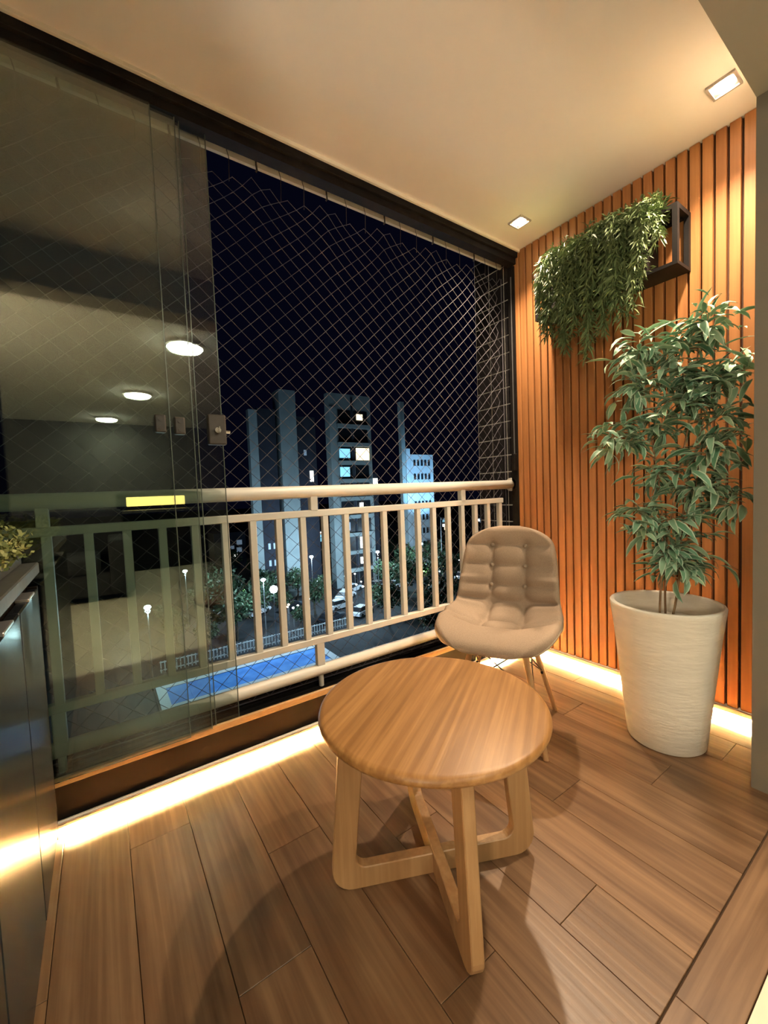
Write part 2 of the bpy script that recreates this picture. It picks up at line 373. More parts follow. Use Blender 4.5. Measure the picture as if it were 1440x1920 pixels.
# ------------------------------------------------------------------ downlights
for i, (x, y) in enumerate(LAMPS):
    t = empty('downlight', (x, y, 2.482))
    tag(t, ['square recessed ceiling downlight beside the wall jamb, nearer the doorway', 'square recessed ceiling downlight in the corner above the black window track'][i], 'ceiling light', 'square ceiling downlights')
    bm = bmesh.new()
    h = 0.0435
    for (a, b, c, d) in ((-h, h, -h, -h+0.007), (-h, h, h-0.007, h), (-h, -h+0.007, -h+0.007, h-0.007), (h-0.007, h, -h+0.007, h-0.007)):
        box(bm, x+a, x+b, y+c, y+d, 2.474, 2.4822)
    build('trim_ring', bm, M['lamp_trim'], t)
    bm = bmesh.new(); lathe(bm, [(0.0, 0.0), (0.030, 0.0), (0.034, 0.003)], 32, (x, y, 2.4765))
    build('lens', bm, M['lens'], t)
    bm = bmesh.new(); bmesh.ops.create_grid(bm, x_segments=1, y_segments=1, size=0.037, matrix=Matrix.Translation((x, y, 2.4812)))
    build('reflector', bm, M['lamp_trim'], t)

# ------------------------------------------------------------------ balcony railing
RY = 1.712
R = empty('balcony_railing', (0.8, RY, 0.142))
tag(R, 'cream painted metal balcony railing with vertical bars and round handrail', 'railing')
bm = bmesh.new(); tube(bm, [(-1.69, RY, 1.057), (2.19, RY, 1.057)], 0.0275, 24)
hr = build('handrail', bm, M['rail'], R, smooth=True)
bm = bmesh.new(); tube(bm, [(2.178, RY, 1.057), (2.198, RY, 1.057)], 0.042, 28)
fl = bpy.data.meshes.new('end_flange'); bm.to_mesh(fl); bm.free(); fl.materials.append(M['rail']); link('end_flange', fl, hr).matrix_parent_inverse = Matrix.Identity(4)
build('top_rail', B(-1.69, 2.088, RY-0.015, RY+0.015, 0.944, 0.975, bev=0.003), M['rail'], R)
build('bottom_rail', B(-1.69, 2.088, RY-0.015, RY+0.015, 0.360, 0.391, bev=0.003), M['rail'], R)
bm = bmesh.new(); tube(bm, [(-1.69, RY, 0.236), (2.198, RY, 0.236)], 0.026, 20); build('lower_tube', bm, M['rail'], R, smooth=True)
bme = bpy.data.meshes.new('baluster'); bm = B(-0.0135, 0.0135, -0.0135, 0.0135, -0.2795, 0.2795, bev=0.002); bm.to_mesh(bme); bm.free(); bme.materials.append(M['rail'])
for k in range(-19, 16):
    x = 0.402+k*0.1106
    o = link('baluster', bme, R, (x, RY, 0.6675)); o.matrix_parent_inverse = Matrix.Translation(-Vector(R.location))
pp = bpy.data.meshes.new('post'); bm = B(-0.017, 0.017, -0.017, 0.017, 0.972, 1.04, bev=0.002)
bm.to_mesh(pp); bm.free(); pp.materials.append(M['rail'])
p2 = bpy.data.meshes.new('lower_post'); bm = B(-0.019, 0.019, -0.014, 0.014, 0.25, 0.362, bev=0.002); bm.to_mesh(p2); bm.free(); p2.materials.append(M['rail'])
p3 = bpy.data.meshes.new('foot_stub'); bm = bmesh.new(); tube(bm, [(0, 0, 0.16), (0, 0, 0.215)], 0.012, 10); bm.to_mesh(p3); bm.free(); p3.materials.append(M['rail'])
for x in (-1.10, -0.157, 0.790, 1.734):
    for nm, me in (('post', pp), ('lower_post', p2), ('foot_stub', p3)):
        o = link(nm, me, R, (x, RY, 0)); o.matrix_parent_inverse = Matrix.Translation(-Vector(R.location))

# ------------------------------------------------------------------ safety net
NT = empty('safety_net', (0.8, 1.76, 0.16))
tag(NT, 'grey diamond mesh safety net stretched outside the railing from hooks on the lintel', 'net')
NX0, NX1, NZ0, NZ1 = -1.68, 2.185, 0.165, 2.42
dx, dz = 0.0395, 0.0365
nx = int((NX1-NX0)/dx); nz = int((NZ1-NZ0)/dz)
HP = 0.327; HX0 = 1.93
def warp(i, j):
    x = NX1-(nx-i)*dx; z = NZ0+j*dz
    t = NZ1-z
    s = abs(math.sin(PI*(x-HX0)/HP))
    z2 = z-0.055*s*math.exp(-t/0.16)
    e = NX1-x
    sz = abs(math.sin(PI*(z-0.2)/0.217))
    x2 = x-0.045*sz*math.exp(-e/0.09)
    y = 1.757+0.006*math.sin(x*3.1+z*2.3)
    return Vector((x2, y, z2))
verts, faces = [], []
def cord(a, b, r):
    d = (b-a).normalized(); s = d.cross(Vector((0, 1, 0))).normalized(); f = Vector((0, 1, 0))
    k = len(verts)
    for p in (a, b):
        for q in (0, 1, 2):
            an = 2*PI*q/3; verts.append(p+r*(math.cos(an)*s+math.sin(an)*f))
    for q in range(3): faces.append((k+q, k+(q+1) % 3, k+3+(q+1) % 3, k+3+q))
for i in range(nx+1):
    for j in range(nz+1):
        if (i+j) % 2: continue
        a = warp(i, j)
        for di in (-1, 1):
            if 0 <= i+di <= nx and j+1 <= nz:
                cord(a, warp(i+di, j+1), 0.00125)
        k = len(verts); r = 0.0026
        verts += [a+Vector(v)*r for v in ((1, 0, 0), (-1, 0, 0), (0, 1, 0), (0, -1, 0), (0, 0, 1), (0, 0, -1))]
        for f in ((0, 2, 4), (2, 1, 4), (1, 3, 4), (3, 0, 4), (2, 0, 5), (1, 2, 5), (3, 1, 5), (0, 3, 5)): faces.append(tuple(k+q for q in f))
me = bpy.data.meshes.new('netting'); me.from_pydata(verts, [], faces); me.materials.append(M['cord'])
o = link('netting', me, NT, world=True); o['kind'] = 'stuff'
bm = bmesh.new(); tube(bm, [(2.186, 1.757, 0.165+i*0.22) for i in range(11)], 0.0028, 6)
tube(bm, [(-1.68+0.25*i, 1.757, 0.168) for i in range(16)], 0.0028, 6)
build('border_rope', bm, M['cord'], NT)
hk = bpy.data.meshes.new('hook'); bm = bmesh.new(); tube(bm, [(0, 0.008, 0.03), (0, -0.006, 0.022), (0, -0.008, 0.0), (0.004, -0.004, -0.018), (0, 0.002, -0.024)], 0.0042, 6); bm.to_mesh(hk); bm.free(); hk.materials.append(M['hook'])
for k in range(-10, 1):
    o = link('hook', hk, NT, (HX0+k*HP, 1.752, 2.43)); o.matrix_parent_inverse = Matrix.Translation(-Vector(NT.location))
bm = bmesh.new()
for k in range(-10, 1):
    for q in (0.33, 0.66):
        x = HX0+(k+q)*HP; tube(bm, [(x-0.006, 1.7575, 2.462), (x+0.004, 1.7575, 2.425), (x, 1.757, 2.33)], 0.0016, 4)
o = build('tie_cord', bm, M['hook'], NT); o['kind'] = 'stuff'

# ------------------------------------------------------------------ coffee table
T = empty('coffee_table', (0.705, 0.832, 0), math.radians(-24.3))
tag(T, 'round light wood coffee table with crossed trapezoid board legs', 'table')
bm = bmesh.new(); pr_ = [(0.0, 0.446), (0.272, 0.446), (0.292, 0.448), (0.302, 0.454), (0.305, 0.461), (0.3025, 0.469), (0.297, 0.473), (0.288, 0.475), (0.0, 0.475)]
lathe(bm, pr_, 96)
top = build('tabletop', bm, M['table'], T, world=False, smooth=True)
top.rotation_euler = (0, 0, math.radians(24.3-58))
mod = None
def uframe(half_b, half_t, h, bw, th, rad=0.055):
    def outline(hb, ht, z0, r, ztop):
        pts = []
        tilt = (hb-ht)/h
        for sgn in (-1, 1):
            corner = []
            # rounded lower corner: arc from the side into the base
            cx_ = sgn*(hb-r-tilt*r); cz = z0+r
            for q in range(7):
                a = PI/2*q/6
                corner.append((cx_+sgn*r*math.cos(a), cz-r*math.sin(a)))
            topc = (sgn*(ht+(hb-ht)*(1-ztop/h)*0.0), ztop)
            pts.append([topc]+corner)
        return pts[0]+pts[1][::-1]
    outer = outline(half_b, half_t, 0.0, rad, h)
    inner = outline(half_b-bw, half_t-bw*1.02, bw*0.86, 0.028, h)
    bm = bmesh.new(); rings = []
    for y in (-th/2, th/2):
        rings.append(([bm.verts.new((x, y, z)) for x, z in outer], [bm.verts.new((x, y, z)) for x, z in inner]))
    n = len(outer)
    for i in range(n-1):
        o0, i0 = rings[0]; o1, i1 = rings[1]
        bm.faces.new((o0[i], o0[i+1], i0[i+1], i0[i])); bm.faces.new((o1[i], i1[i], i1[i+1], o1[i+1]))
        bm.faces.new((o0[i], o1[i], o1[i+1], o0[i+1])); bm.faces.new((i0[i], i0[i+1], i1[i+1], i1[i]))
    for i in (0, n-1):
        bm.faces.new((rings[0][0][i], rings[0][1][i], rings[1][1][i], rings[1][0][i]))
    bmesh.ops.recalc_face_normals(bm, faces=bm.faces)
    es = [e for e in bm.edges if len(e.link_faces) == 2 and abs(e.calc_face_angle()) > 1.0]
    bmesh.ops.bevel(bm, geom=es, offset=0.0025, segments=1, affect='EDGES')
    return bm
f1 = build('leg_frame', uframe(0.292, 0.252, 0.448, 0.066, 0.030), M['table_leg'], T, world=False)
f2 = build('leg_frame', uframe(0.292, 0.252, 0.448, 0.072, 0.030), M['table_leg'], T, world=False, loc=(0, 0, 0.001), rot=(0, 0, PI/2))

# ------------------------------------------------------------------ chair
CH = empty('tufted_chair', (1.395, 1.165, 0), -2.655)   # local +X is forwards
tag(CH, 'taupe tufted fabric shell chair on splayed wooden legs in the corner', 'chair')
prof = [(0.258, 0.406), (0.250, 0.430), (0.205, 0.446), (0.12, 0.442), (0.04, 0.432), (-0.04, 0.428), (-0.105, 0.440), (-0.152, 0.478), (-0.180, 0.540), (-0.200, 0.620), (-0.222, 0.720), (-0.240, 0.800), (-0.250, 0.856)]
wid = [0.10, 0.175, 0.226, 0.248, 0.252, 0.249, 0.243, 0.236, 0.228, 0.222, 0.212, 0.190, 0.150]
def cr(P, t):
    n = len(P)-1; t = max(0, min(n-1e-6, t*n)); i = int(t); f = t-i
    g = lambda k: P[max(0, min(n, k))]
    a, b, c, d = g(i-1), g(i), g(i+1), g(i+2)
    if isinstance(b, tuple): return tuple(0.5*(2*b[k]+(c[k]-a[k])*f+(2*a[k]-5*b[k]+4*c[k]-d[k])*f*f+(3*b[k]-a[k]-3*c[k]+d[k])*f**3) for k in range(2))
    return 0.5*(2*b+(c-a)*f+(2*a-5*b+4*c-d)*f*f+(3*b-a-3*c+d)*f**3)
def seg(px, py, a, b):
    ax, ay = a; bx, by = b; dx_, dy_ = bx-ax, by-ay; l = dx_*dx_+dy_*dy_
    t = 0 if l == 0 else max(0, min(1, ((px-ax)*dx_+(py-ay)*dy_)/l))
    return math.hypot(px-ax-t*dx_, py-ay-t*dy_)
# arc length along the profile
NV, NU = 120, 72
plist = [cr(prof, i/NV) for i in range(NV+1)]; wl = [cr(wid, i/NV) for i in range(NV+1)]
for i in range(NV+1):   # round the outline ends
    t = 1-i/NV
    if t < 0.13: wl[i] *= max(0.10, 1-(1-t/0.13)**2.4)**0.5
    t = i/NV
    if t < 0.10: wl[i] *= max(0.35, 1-(1-t/0.10)**2.2)**0.5
arc = [0.0]
for i in range(NV): arc.append(arc[-1]+math.hypot(plist[i+1][0]-plist[i][0], plist[i+1][1]-plist[i][1]))
def arc_at_z(z): return min(((abs(plist[i][1]-z), arc[i]) for i in range(NV//2, NV+1)))[1]
def arc_at_x(x): return min(((abs(plist[i][0]-x), arc[i]) for i in range(0, NV//2)))[1]
br = [arc_at_z(0.765), arc_at_z(0.672), arc_at_z(0.578), arc_at_z(0.505)]; sr = [arc_at_x(0.075), arc_at_x(-0.055)]
BC = 0.076
BUT = [(s*BC, a) for a in br[:3] for s in (-1, 1)] + [(s*0.085, a) for a in sr for s in (-1, 1)]
SEG = []
for a in br: SEG.append(((-0.26, a), (0.26, a), 0.0045 if a != br[3] else 0.010))
for s in (-1, 1):
    SEG.append(((s*BC, br[0]), (s*BC, br[3]), 0.006)); SEG.append(((s*BC, br[3]), (s*0.085, sr[0]), 0.009))
SEG.append(((-0.085, sr[0]), (0.085, sr[0]), 0.008)); SEG.append(((-0.085, sr[1]), (0.085, sr[1]), 0.006))
for s in (-1, 1): SEG.append(((s*0.085, sr[0]), (s*0.19, sr[0]+0.01), 0.007))
def shell_pt(i, u):
    x, z = plist[i]; hw = wl[i]; r = u*hw
    tx, tz = plist[min(i+1, NV)][0]-plist[max(i-1, 0)][0], plist[min(i+1, NV)][1]-plist[max(i-1, 0)][1]
    l = math.hypot(tx, tz); nxx, nzz = tz/l, -tx/l       # normal towards the sitter
    if nzz < 0 and nxx < 0: nxx, nzz = -nxx, -nzz
    k = i/NV
    dish = 0.032*min(1, k/0.25)*(1-max(0, (k-0.72)/0.28)*0.7)*(r/0.24)**2*1.35
    if 0.35 < k < 0.75: dish *= 1.35
    return Vector((x+nxx*dish, r, z+nzz*dish)), Vector((nxx, 0, nzz))
bm = bmesh.new(); front, back = [], []
for i in range(NV+1):
    fr_, bk_ = [], []
    for j in range(NU+1):
        u = -1+2*j/NU
        p, n = shell_pt(i, u); r = u*wl[i]
        edge = min(1.0, min((1-abs(u))*wl[i]/0.03, arc[i]/0.03, (arc[-1]-arc[i])/0.03))
        puff = 0.030*math.sqrt(max(0, 1-(1-edge)**2))
        d = 0
        for a, b, amp in SEG:
            q = seg(r, arc[i], a, b)
            d += amp*1.3*math.exp(-(q/0.0075)**2) + amp*1.7*math.exp(-(q/0.026)**2)
        for b_ in BUT:
            q = math.hypot(r-b_[0], arc[i]-b_[1]); d += 0.009*math.exp(-(q/0.013)**2)+0.006*math.exp(-(q/0.035)**2)
        fr_.append(bm.verts.new(p+n*(puff-min(d, 0.029)*edge))); bk_.append(bm.verts.new(p-n*(0.010)))
    front.append(fr_); back.append(bk_)
for i in range(NV):
    for j in range(NU):
        bm.faces.new((front[i][j], front[i+1][j], front[i+1][j+1], front[i][j+1]))
        f = bm.faces.new((back[i][j], back[i][j+1], back[i+1][j+1], back[i+1][j])); f.material_index = 0
for i in range(NV):
    for j, rev in ((0, 0), (NU, 1)):
        q = (front[i][j], back[i][j], back[i+1][j], front[i+1][j]); f = bm.faces.new(q[::-1] if rev else q); f.material_index = 1
for j in range(NU):
    for i, rev in ((0, 1), (NV, 0)):
        q = (front[i][j], back[i][j], back[i][j+1], front[i][j+1]); f = bm.faces.new(q if not rev else q[::-1]); f.material_index = 1
bmesh.ops.recalc_face_normals(bm, faces=bm.faces)
sh = build('shell_seat', bm, [M['fabric'], M['edge']], CH, world=False, smooth=True)
bt = bpy.data.meshes.new('button'); bm = bmesh.new(); lathe(bm, [(0, 0.006), (0.005, 0.0052), (0.0085, 0.003), (0.0095, 0.0), (0.008, -0.003)], 14); bm.to_mesh(bt); bm.free(); bt.materials.append(M['button'])
for f in bt.polygons: f.use_smooth = True
for (r, a) in BUT[:6]:
    i = min(range(NV+1), key=lambda q: abs(arc[q]-a)); p, n = shell_pt(i, r/wl[i])
    o = link('button', bt, sh, p+n*0.0105); o.rotation_euler = n.to_track_quat('Z', 'Y').to_euler()
LG = [(a, b) for a in (-1, 1) for b in (-1, 1)]
def leg_pt(a, b, t): return Vector((a*(0.085+(0.195-0.085)*t)-0.02, b*(0.10+(0.195-0.10)*t), 0.405*(1-t)))
for a, b in LG:
    bm = bmesh.new(); tube(bm, [leg_pt(a, b, 0), leg_pt(a, b, 0.12), leg_pt(a, b, 1.0)], 0.0155, 14, 0.0105)
    build('leg', bm, M['beech'], CH, world=False, smooth=True)
bm = bmesh.new()
for (p, q) in (((1, 1), (-1, 1)), ((1, -1), (-1, -1)), ((1, 1), (1, -1)), ((-1, 1), (-1, -1))):
    tube(bm, [leg_pt(*p, 0.06), leg_pt(*q, 0.50)], 0.0028, 6); tube(bm, [leg_pt(*q, 0.06), leg_pt(*p, 0.50)], 0.0028, 6)
for a, b in LG:
    c = leg_pt(a, b, 0.50); tube(bm, [c-Vector((a*0.022, 0, 0)), c+Vector((a*0.02, 0, 0))], 0.006, 8)
build('wire_brace', bm, M['wire'], CH, world=False)
bm = bmesh.new()
for (p, q) in (((1, 1), (-1, -1)), ((1, -1), (-1, 1))): tube(bm, [leg_pt(*p, 0.02), (0, 0, 0.405), leg_pt(*q, 0.02)], 0.010, 8)
tube(bm, [(0, 0, 0.400), (0, 0, 0.420)], 0.05, 16)
build('under_bracket', bm, M['wire'], CH, world=False)

# ------------------------------------------------------------------ planter pot and tree
PX, PY = 1.837, 0.704
P = empty('planter_pot', (PX, PY, 0)); tag(P, 'tall white tapered planter pot by the slat wall', 'pot')
bm = bmesh.new(); lathe(bm, [(0, 0.002), (0.128, 0.0), (0.135, 0.006), (0.1500, 0.15), (0.1655, 0.30), (0.181, 0.45), (0.1935, 0.545), (0.195, 0.556), (0.192, 0.561), (0.180, 0.561), (0.175, 0.555), (0.170, 0.50), (0.166, 0.46)], 80)
build('pot_body', bm, M['pot'], P, world=False, smooth=True)
bm = bmesh.new(); rs = random.Random(3)
rings = [(0.0, 0.475)]+[(0.166*k/8, 0.472+0.006*rs.random()) for k in range(1, 9)]
lathe(bm, rings, 40)
for v in bm.verts: v.co.z += rs.uniform(-0.004, 0.004)
build('pot_filling', bm, M['filling'], P, world=False, smooth=True)

TREE = empty('artificial_tree', (PX, PY, 0.475)); tag(TREE, 'slim artificial tree with variegated green leaves in the white planter pot', 'plant')
def leaf_mesh(name, ln, wd, curl, cup, nseg=4, m=None):
    bm = bmesh.new(); uvl = bm.loops.layers.uv.new('UVMap'); rows = []
    for i in range(nseg+1):
        t = i/nseg
        w_ = wd/2*math.sin(PI*min(1, (0.06+t*0.94)))**0.8 if 0 < i < nseg else wd*0.03
        ang = curl*t; x = ln*(math.sin(ang)/curl if curl else t); z = -ln*((1-math.cos(ang))/curl if curl else 0)
        rows.append([(Vector((x, s*w_, z+cup*abs(s)*w_)), ((s+1)/2, t)) for s in (-1, 0, 1)])
    vv = [[bm.verts.new(p) for p, _ in r] for r in rows]
    for i in range(nseg):
        for j in range(2):
            f = bm.faces.new((vv[i][j], vv[i+1][j], vv[i+1][j+1], vv[i][j+1])); f.smooth = True
            for lp, (a, b) in zip(f.loops, ((i, j), (i+1, j), (i+1, j+1), (i, j+1))): lp[uvl].uv = rows[a][b][1]
    me = bpy.data.meshes.new(name); bm.to_mesh(me); bm.free(); me.materials.append(m or M['leaf']); return me
LM = [leaf_mesh('leaf', 0.110, 0.026, c, 0.30) for c in (0.5, 0.9, 1.35, 1.8)] + [leaf_mesh('leaf', 0.085, 0.027, c, 0.4) for c in (0.7, 1.5)]
# leaf clusters: centre, radius, how many leaves
CL = [((1.90, 0.585, 1.63), 0.10, 34), ((1.865, 0.65, 1.56), 0.07, 18), ((1.81, 0.78, 1.57), 0.08, 32), ((1.86, 0.66, 1.47), 0.08, 32), ((1.925, 0.485, 1.43), 0.075, 34), ((1.90, 0.56, 1.40), 0.06, 18),
      ((1.80, 0.79, 1.42), 0.075, 30), ((1.865, 0.645, 1.36), 0.09, 34), ((1.76, 0.86, 1.225), 0.085, 34), ((1.83, 0.71, 1.27), 0.09, 34), ((1.90, 0.545, 1.28), 0.075, 26), ((1.925, 0.50, 1.20), 0.06, 18),
      ((1.88, 0.575, 1.14), 0.085, 34), ((1.83, 0.72, 1.08), 0.085, 24), ((1.915, 0.51, 0.95), 0.065, 24), ((1.87, 0.61, 1.02), 0.085, 32), ((1.80, 0.79, 0.93), 0.06, 14), ((1.85, 0.68, 0.90), 0.07, 20),
      ((1.845, 0.69, 0.77), 0.075, 38), ((1.855, 0.665, 0.715), 0.07, 34), ((1.81, 0.77, 0.86), 0.05, 12)]
def stem_path(ph, ztop, sx, sy):
    pts = []
    for i in range(15):
        t = i/14; z = 0.478+t*(ztop-0.478)
        rr = 0.022*(1-0.4*t)
        pts.append(Vector((PX+sx*t+rr*math.cos(ph+5.5*t), PY+sy*t+rr*math.sin(ph+5.5*t), z)))
    return pts
stems = [stem_path(0.3, 1.62, 0.045, -0.09), stem_path(2.5, 1.50, -0.02, 0.06), stem_path(4.5, 1.35, 0.05, -0.13)]
for p in stems:
    bm = bmesh.new(); tube(bm, p, 0.0045, 7, 0.0025); build('stem', bm, M['bark'], TREE, smooth=True)
rs = random.Random(11); leaves = []
def leaf_at(p, d, roll, sc): leaves.append((p, d, roll, sc, rs.randrange(len(LM))))
for c, r, n in CL:
    c = Vector(c)
    s = min((q for st in stems for q in st if q.z < c.z-0.02), key=lambda q: (q-c).length+0.4*abs(q.z-(c.z-0.12)), default=stems[0][3])
    bm = bmesh.new(); mid = (s+c)/2+Vector((rs.uniform(-.02, .02), rs.uniform(-.02, .02), 0.0))
    tube(bm, [s, mid, c, c+Vector((0, 0, r*0.5))], 0.003, 5, 0.0015); build('branch', bm, M['bark'], TREE, smooth=True)
    for k in range(int(n*2.5)):
        t = rs.random(); base = (mid*(1-t)+c*t) if rs.random() < 0.25 else c+Vector((rs.gauss(0, r*0.42), rs.gauss(0, r*0.42), rs.gauss(0, r*0.36)))
        an = rs.uniform(0, 2*PI); out = (base-c); out.z *= 0.4
        d = Vector((math.cos(an), math.sin(an), rs.uniform(-0.15, 0.75)))
        if out.length > 0.01: d += out.normalized()*0.9
        leaf_at(base, d.normalized(), rs.uniform(-0.6, 0.6), rs.uniform(0.65, 1.12))
# a few lone drooping sprays
for (a, b, n) in (((1.88, 0.60, 0.74), (1.925, 0.49, 0.70), 6), ((1.83, 0.71, 0.95), (1.785, 0.83, 0.93), 7), ((1.86, 0.65, 0.80), (1.90, 0.56, 0.84), 5)):
    a, b = Vector(a), Vector(b); bm = bmesh.new(); tube(bm, [a, (a+b)/2+Vector((0, 0, 0.02)), b], 0.002, 5, 0.001); build('branch', bm, M['bark'], TREE, smooth=True)
    for k in range(n):
        leaf_at(a.lerp(b, 0.5+0.5*k/n), ((b-a).normalized()+Vector((rs.uniform(-.4, .4), rs.uniform(-.4, .4), rs.uniform(-.1, .3)))).normalized(), rs.uniform(-.5, .5), rs.uniform(0.6, 0.9))
def leaf_matrix(p, d, roll, sc):
    return Matrix.Translation(p) @ d.to_track_quat('X', 'Z').to_matrix().to_4x4() @ Matrix.Rotation(roll, 4, 'X') @ Matrix.Scale(sc, 4)
leaves = [l for l in leaves if max((l[0]+l[1]*0.11*l[3]).x, l[0].x) < 2.165 and min((l[0]+l[1]*0.11*l[3]).y, l[0].y) > 0.45]
leaves.sort(key=lambda l: l[0].x+l[0].y*0.6)
for p, d, roll, sc, k in leaves[:295]:
    o = bpy.data.objects.new('leaf', LM[k]); C.objects.link(o); o.parent = TREE
    o.matrix_local = Matrix.Translation(-Vector(TREE.location)) @ leaf_matrix(p, d, roll, sc)
bm = bmesh.new()
for p, d, roll, sc, k in leaves[295:]:
    n0 = len(bm.verts); bm.from_mesh(LM[k]); bm.verts.ensure_lookup_table()
    bmesh.ops.transform(bm, matrix=leaf_matrix(p, d, roll, sc), verts=bm.verts[n0:])
o = build('leaf_mass', bm, M['leaf'], TREE); o['kind'] = 'stuff'

# ------------------------------------------------------------------ wall box shelf with the trailing plant
Hb = empty('wall_planter_box', (2.19, 1.08, 1.95)); tag(Hb, 'long black open box frame fixed on the wooden slat wall under the trailing plant', 'planter shelf')
bx0, bx1, by0, by1, bz0, bz1 = 2.050, 2.190, 0.735, 1.420, 1.955, 2.205
build('bottom_board', B(bx0, bx1, by0, by1, bz0, bz0+0.014), M['frame'], Hb)
bm = bmesh.new()
bt_ = 0.020
for y in (by0, by1-bt_): box(bm, bx0, bx0+bt_, y, y+bt_, bz0+0.014, bz1); box(bm, bx1-bt_, bx1, y, y+bt_, bz0+0.014, bz1)
for y in (by0, by1-bt_): box(bm, bx0+bt_, bx1-bt_, y, y+bt_, bz1-bt_, bz1)
for x in (bx0, bx1-bt_): box(bm, x, x+bt_, by0+bt_, by1-bt_, bz1-bt_, bz1)
box(bm, bx0+bt_, bx1-bt_, by0+bt_, 0.86, bz1-0.012, bz1-0.002)
build('frame_bars', bm, M['frame'], Hb)
build('inner_tray', B(bx0+0.02, bx1-0.004, 0.86, 1.33, bz0+0.014, bz1-0.03), M['frame'], Hb)
HP_ = empty('trailing_plant', (2.10, 1.1, bz1-0.03)); tag(HP_, 'bushy green trailing plant hanging from the black wall box', 'plant')
rs = random.Random(5)
def sprig(path, dens, wd, ln):
    bm = bmesh.new(); uvl = bm.loops.layers.uv.new('UVMap')
    path = [Vector(p) for p in path]
    tube(bm, path, 0.0022, 4, 0.0012, cap=False)
    def leaflet(p, d, l, w_):
        s = d.cross(Vector((rs.uniform(-1, 1), rs.uniform(-1, 1), rs.uniform(-1, 1)))).normalized()*w_
        q = p+d*l*0.5+Vector((0, 0, -0.003)); e = p+d*l+Vector((0, 0, -0.010*l/0.03))
        vs2 = [bm.verts.new(x) for x in (p, q-s, e, q+s)]
        f = bm.faces.new(vs2)
        for lp, uv in zip(f.loops, ((0.5, 0), (0.1, 0.5), (0.5, 1), (0.9, 0.5))): lp[uvl].uv = uv
    for i in range(len(path)-1):
        a, b = path[i], path[i+1]; k = max(1, int((b-a).length*dens)); dd = (b-a).normalized()
        for q in range(k):
            p = a.lerp(b, (q+rs.random())/k)
            for _ in range(2):
                o_ = Vector((rs.uniform(-1, 0.35), rs.uniform(-1, 1), rs.uniform(-0.6, 0.8)))
                d = (dd*0.75+o_.normalized()*0.8).normalized()
                leaflet(p, d, ln*rs.uniform(0.6, 1.25), wd)
                if rs.random() < 0.5:   # forked tip
                    e = p+d*ln*0.5; leaflet(e, (d+Vector((rs.uniform(-1, 1), rs.uniform(-1, 1), rs.uniform(-1, 1)))*0.7).normalized(), ln*0.6, wd*0.8)
    return bm
def drop(y):    # lowest point of the hanging mass at this y, read off the photograph
    pts = [(0.76, 2.08), (0.82, 2.02), (0.87, 1.78), (0.91, 1.70), (0.97, 1.84), (1.04, 1.66), (1.07, 1.62), (1.12, 1.84), (1.18, 1.76), (1.22, 1.68), (1.28, 1.80), (1.34, 1.86), (1.42, 2.02)]
    for (a, za), (b, zb) in zip(pts, pts[1:]):
        if a <= y <= b: return za+(zb-za)*(y-a)/(b-a)
    return 2.05
for k in range(96):
    y = 0.79+0.54*((k*0.618) % 1.0)
    z0 = bz1-0.03; x0 = rs.uniform(2.075, 2.14)
    zt = z0+rs.uniform(0.02, 0.085); fx = bx0-rs.uniform(0.02, 0.13)
    low = drop(y)+rs.random()**1.6*(2.10-drop(y))
    yy = y+rs.uniform(-0.05, 0.05)
    low = max(low, drop(min(1.41, max(0.77, yy))))
    path = [(x0, y, z0), ((x0+fx)/2, y+0.01, zt), (fx+0.012, (y+yy)/2, zt-0.03), (fx, yy, (zt+low)/2+0.03), (fx+rs.uniform(-.015, .02), yy+rs.uniform(-.02, .02), low)]
    build('sprig', sprig(path, 95, 0.0042, 0.046), M['sprig'], HP_)
for k in range(34):
    y = rs.uniform(0.78, 1.35); x0 = rs.uniform(2.06, 2.15)
    path = [(x0, y, bz1-0.03), (x0-0.01, y+rs.uniform(-.03, .03), bz1+0.02), (x0-rs.uniform(0, 0.06), y+rs.uniform(-.06, .05), bz1+rs.uniform(0.04, 0.085))]
    build('sprig', sprig(path, 120, 0.0042, 0.046), M['sprig'], HP_)

# ------------------------------------------------------------------ cabinet on the left with its planter
CB = empty('dark_cabinet', (-0.45, 1.05, 0)); tag(CB, 'low glossy black cabinet with a planter on top beside the windows', 'cabinet')
build('carcass', B(-0.75, -0.200, 0.45, 1.634, 0.0, 0.80), M['panel'], CB)
build('worktop', B(-0.77, -0.168, 0.43, 1.640, 0.838, 0.872, bev=0.003), M['cabtop'], CB)
build('recess', B(-0.75, -0.215, 0.45, 1.632, 0.80, 0.838), M['panel'], CB)
build('side_strip', B(-0.200, -0.174, 1.612, 1.634, 0.0, 0.80), M['panel'], CB)
build('plinth', B(-0.200, -0.178, 0.45, 1.612, 0.0, 0.022), M['panel'], CB)
for a, b in ((1.275, 1.609), (0.865, 1.272), (0.455, 0.862)):
    d = build('door', B(-0.199, -0.172, a, b, 0.025, 0.796, bev=0.004), M['cab'], CB)
    bm = B(-0.200, -0.170, b-0.20, b-0.09, 0.794, 0.803, bev=0.002); me = bpy.data.meshes.new('finger_pull'); bm.to_mesh(me); bm.free(); me.materials.append(M['silver'])
    link('finger_pull', me, d).matrix_parent_inverse = Matrix.Identity(4)
HG = empty('boxwood_planter', (-0.42, 1.05, 0.872)); tag(HG, 'row of yellow-green boxwood foliage in a dark trough on the black cabinet', 'plant')
build('trough', B(-0.62, -0.205, 0.55, 1.620, 0.872, 0.900, bev=0.003), M['cabtop'], HG)
rs = random.Random(9); verts, faces, uvs = [], [], []
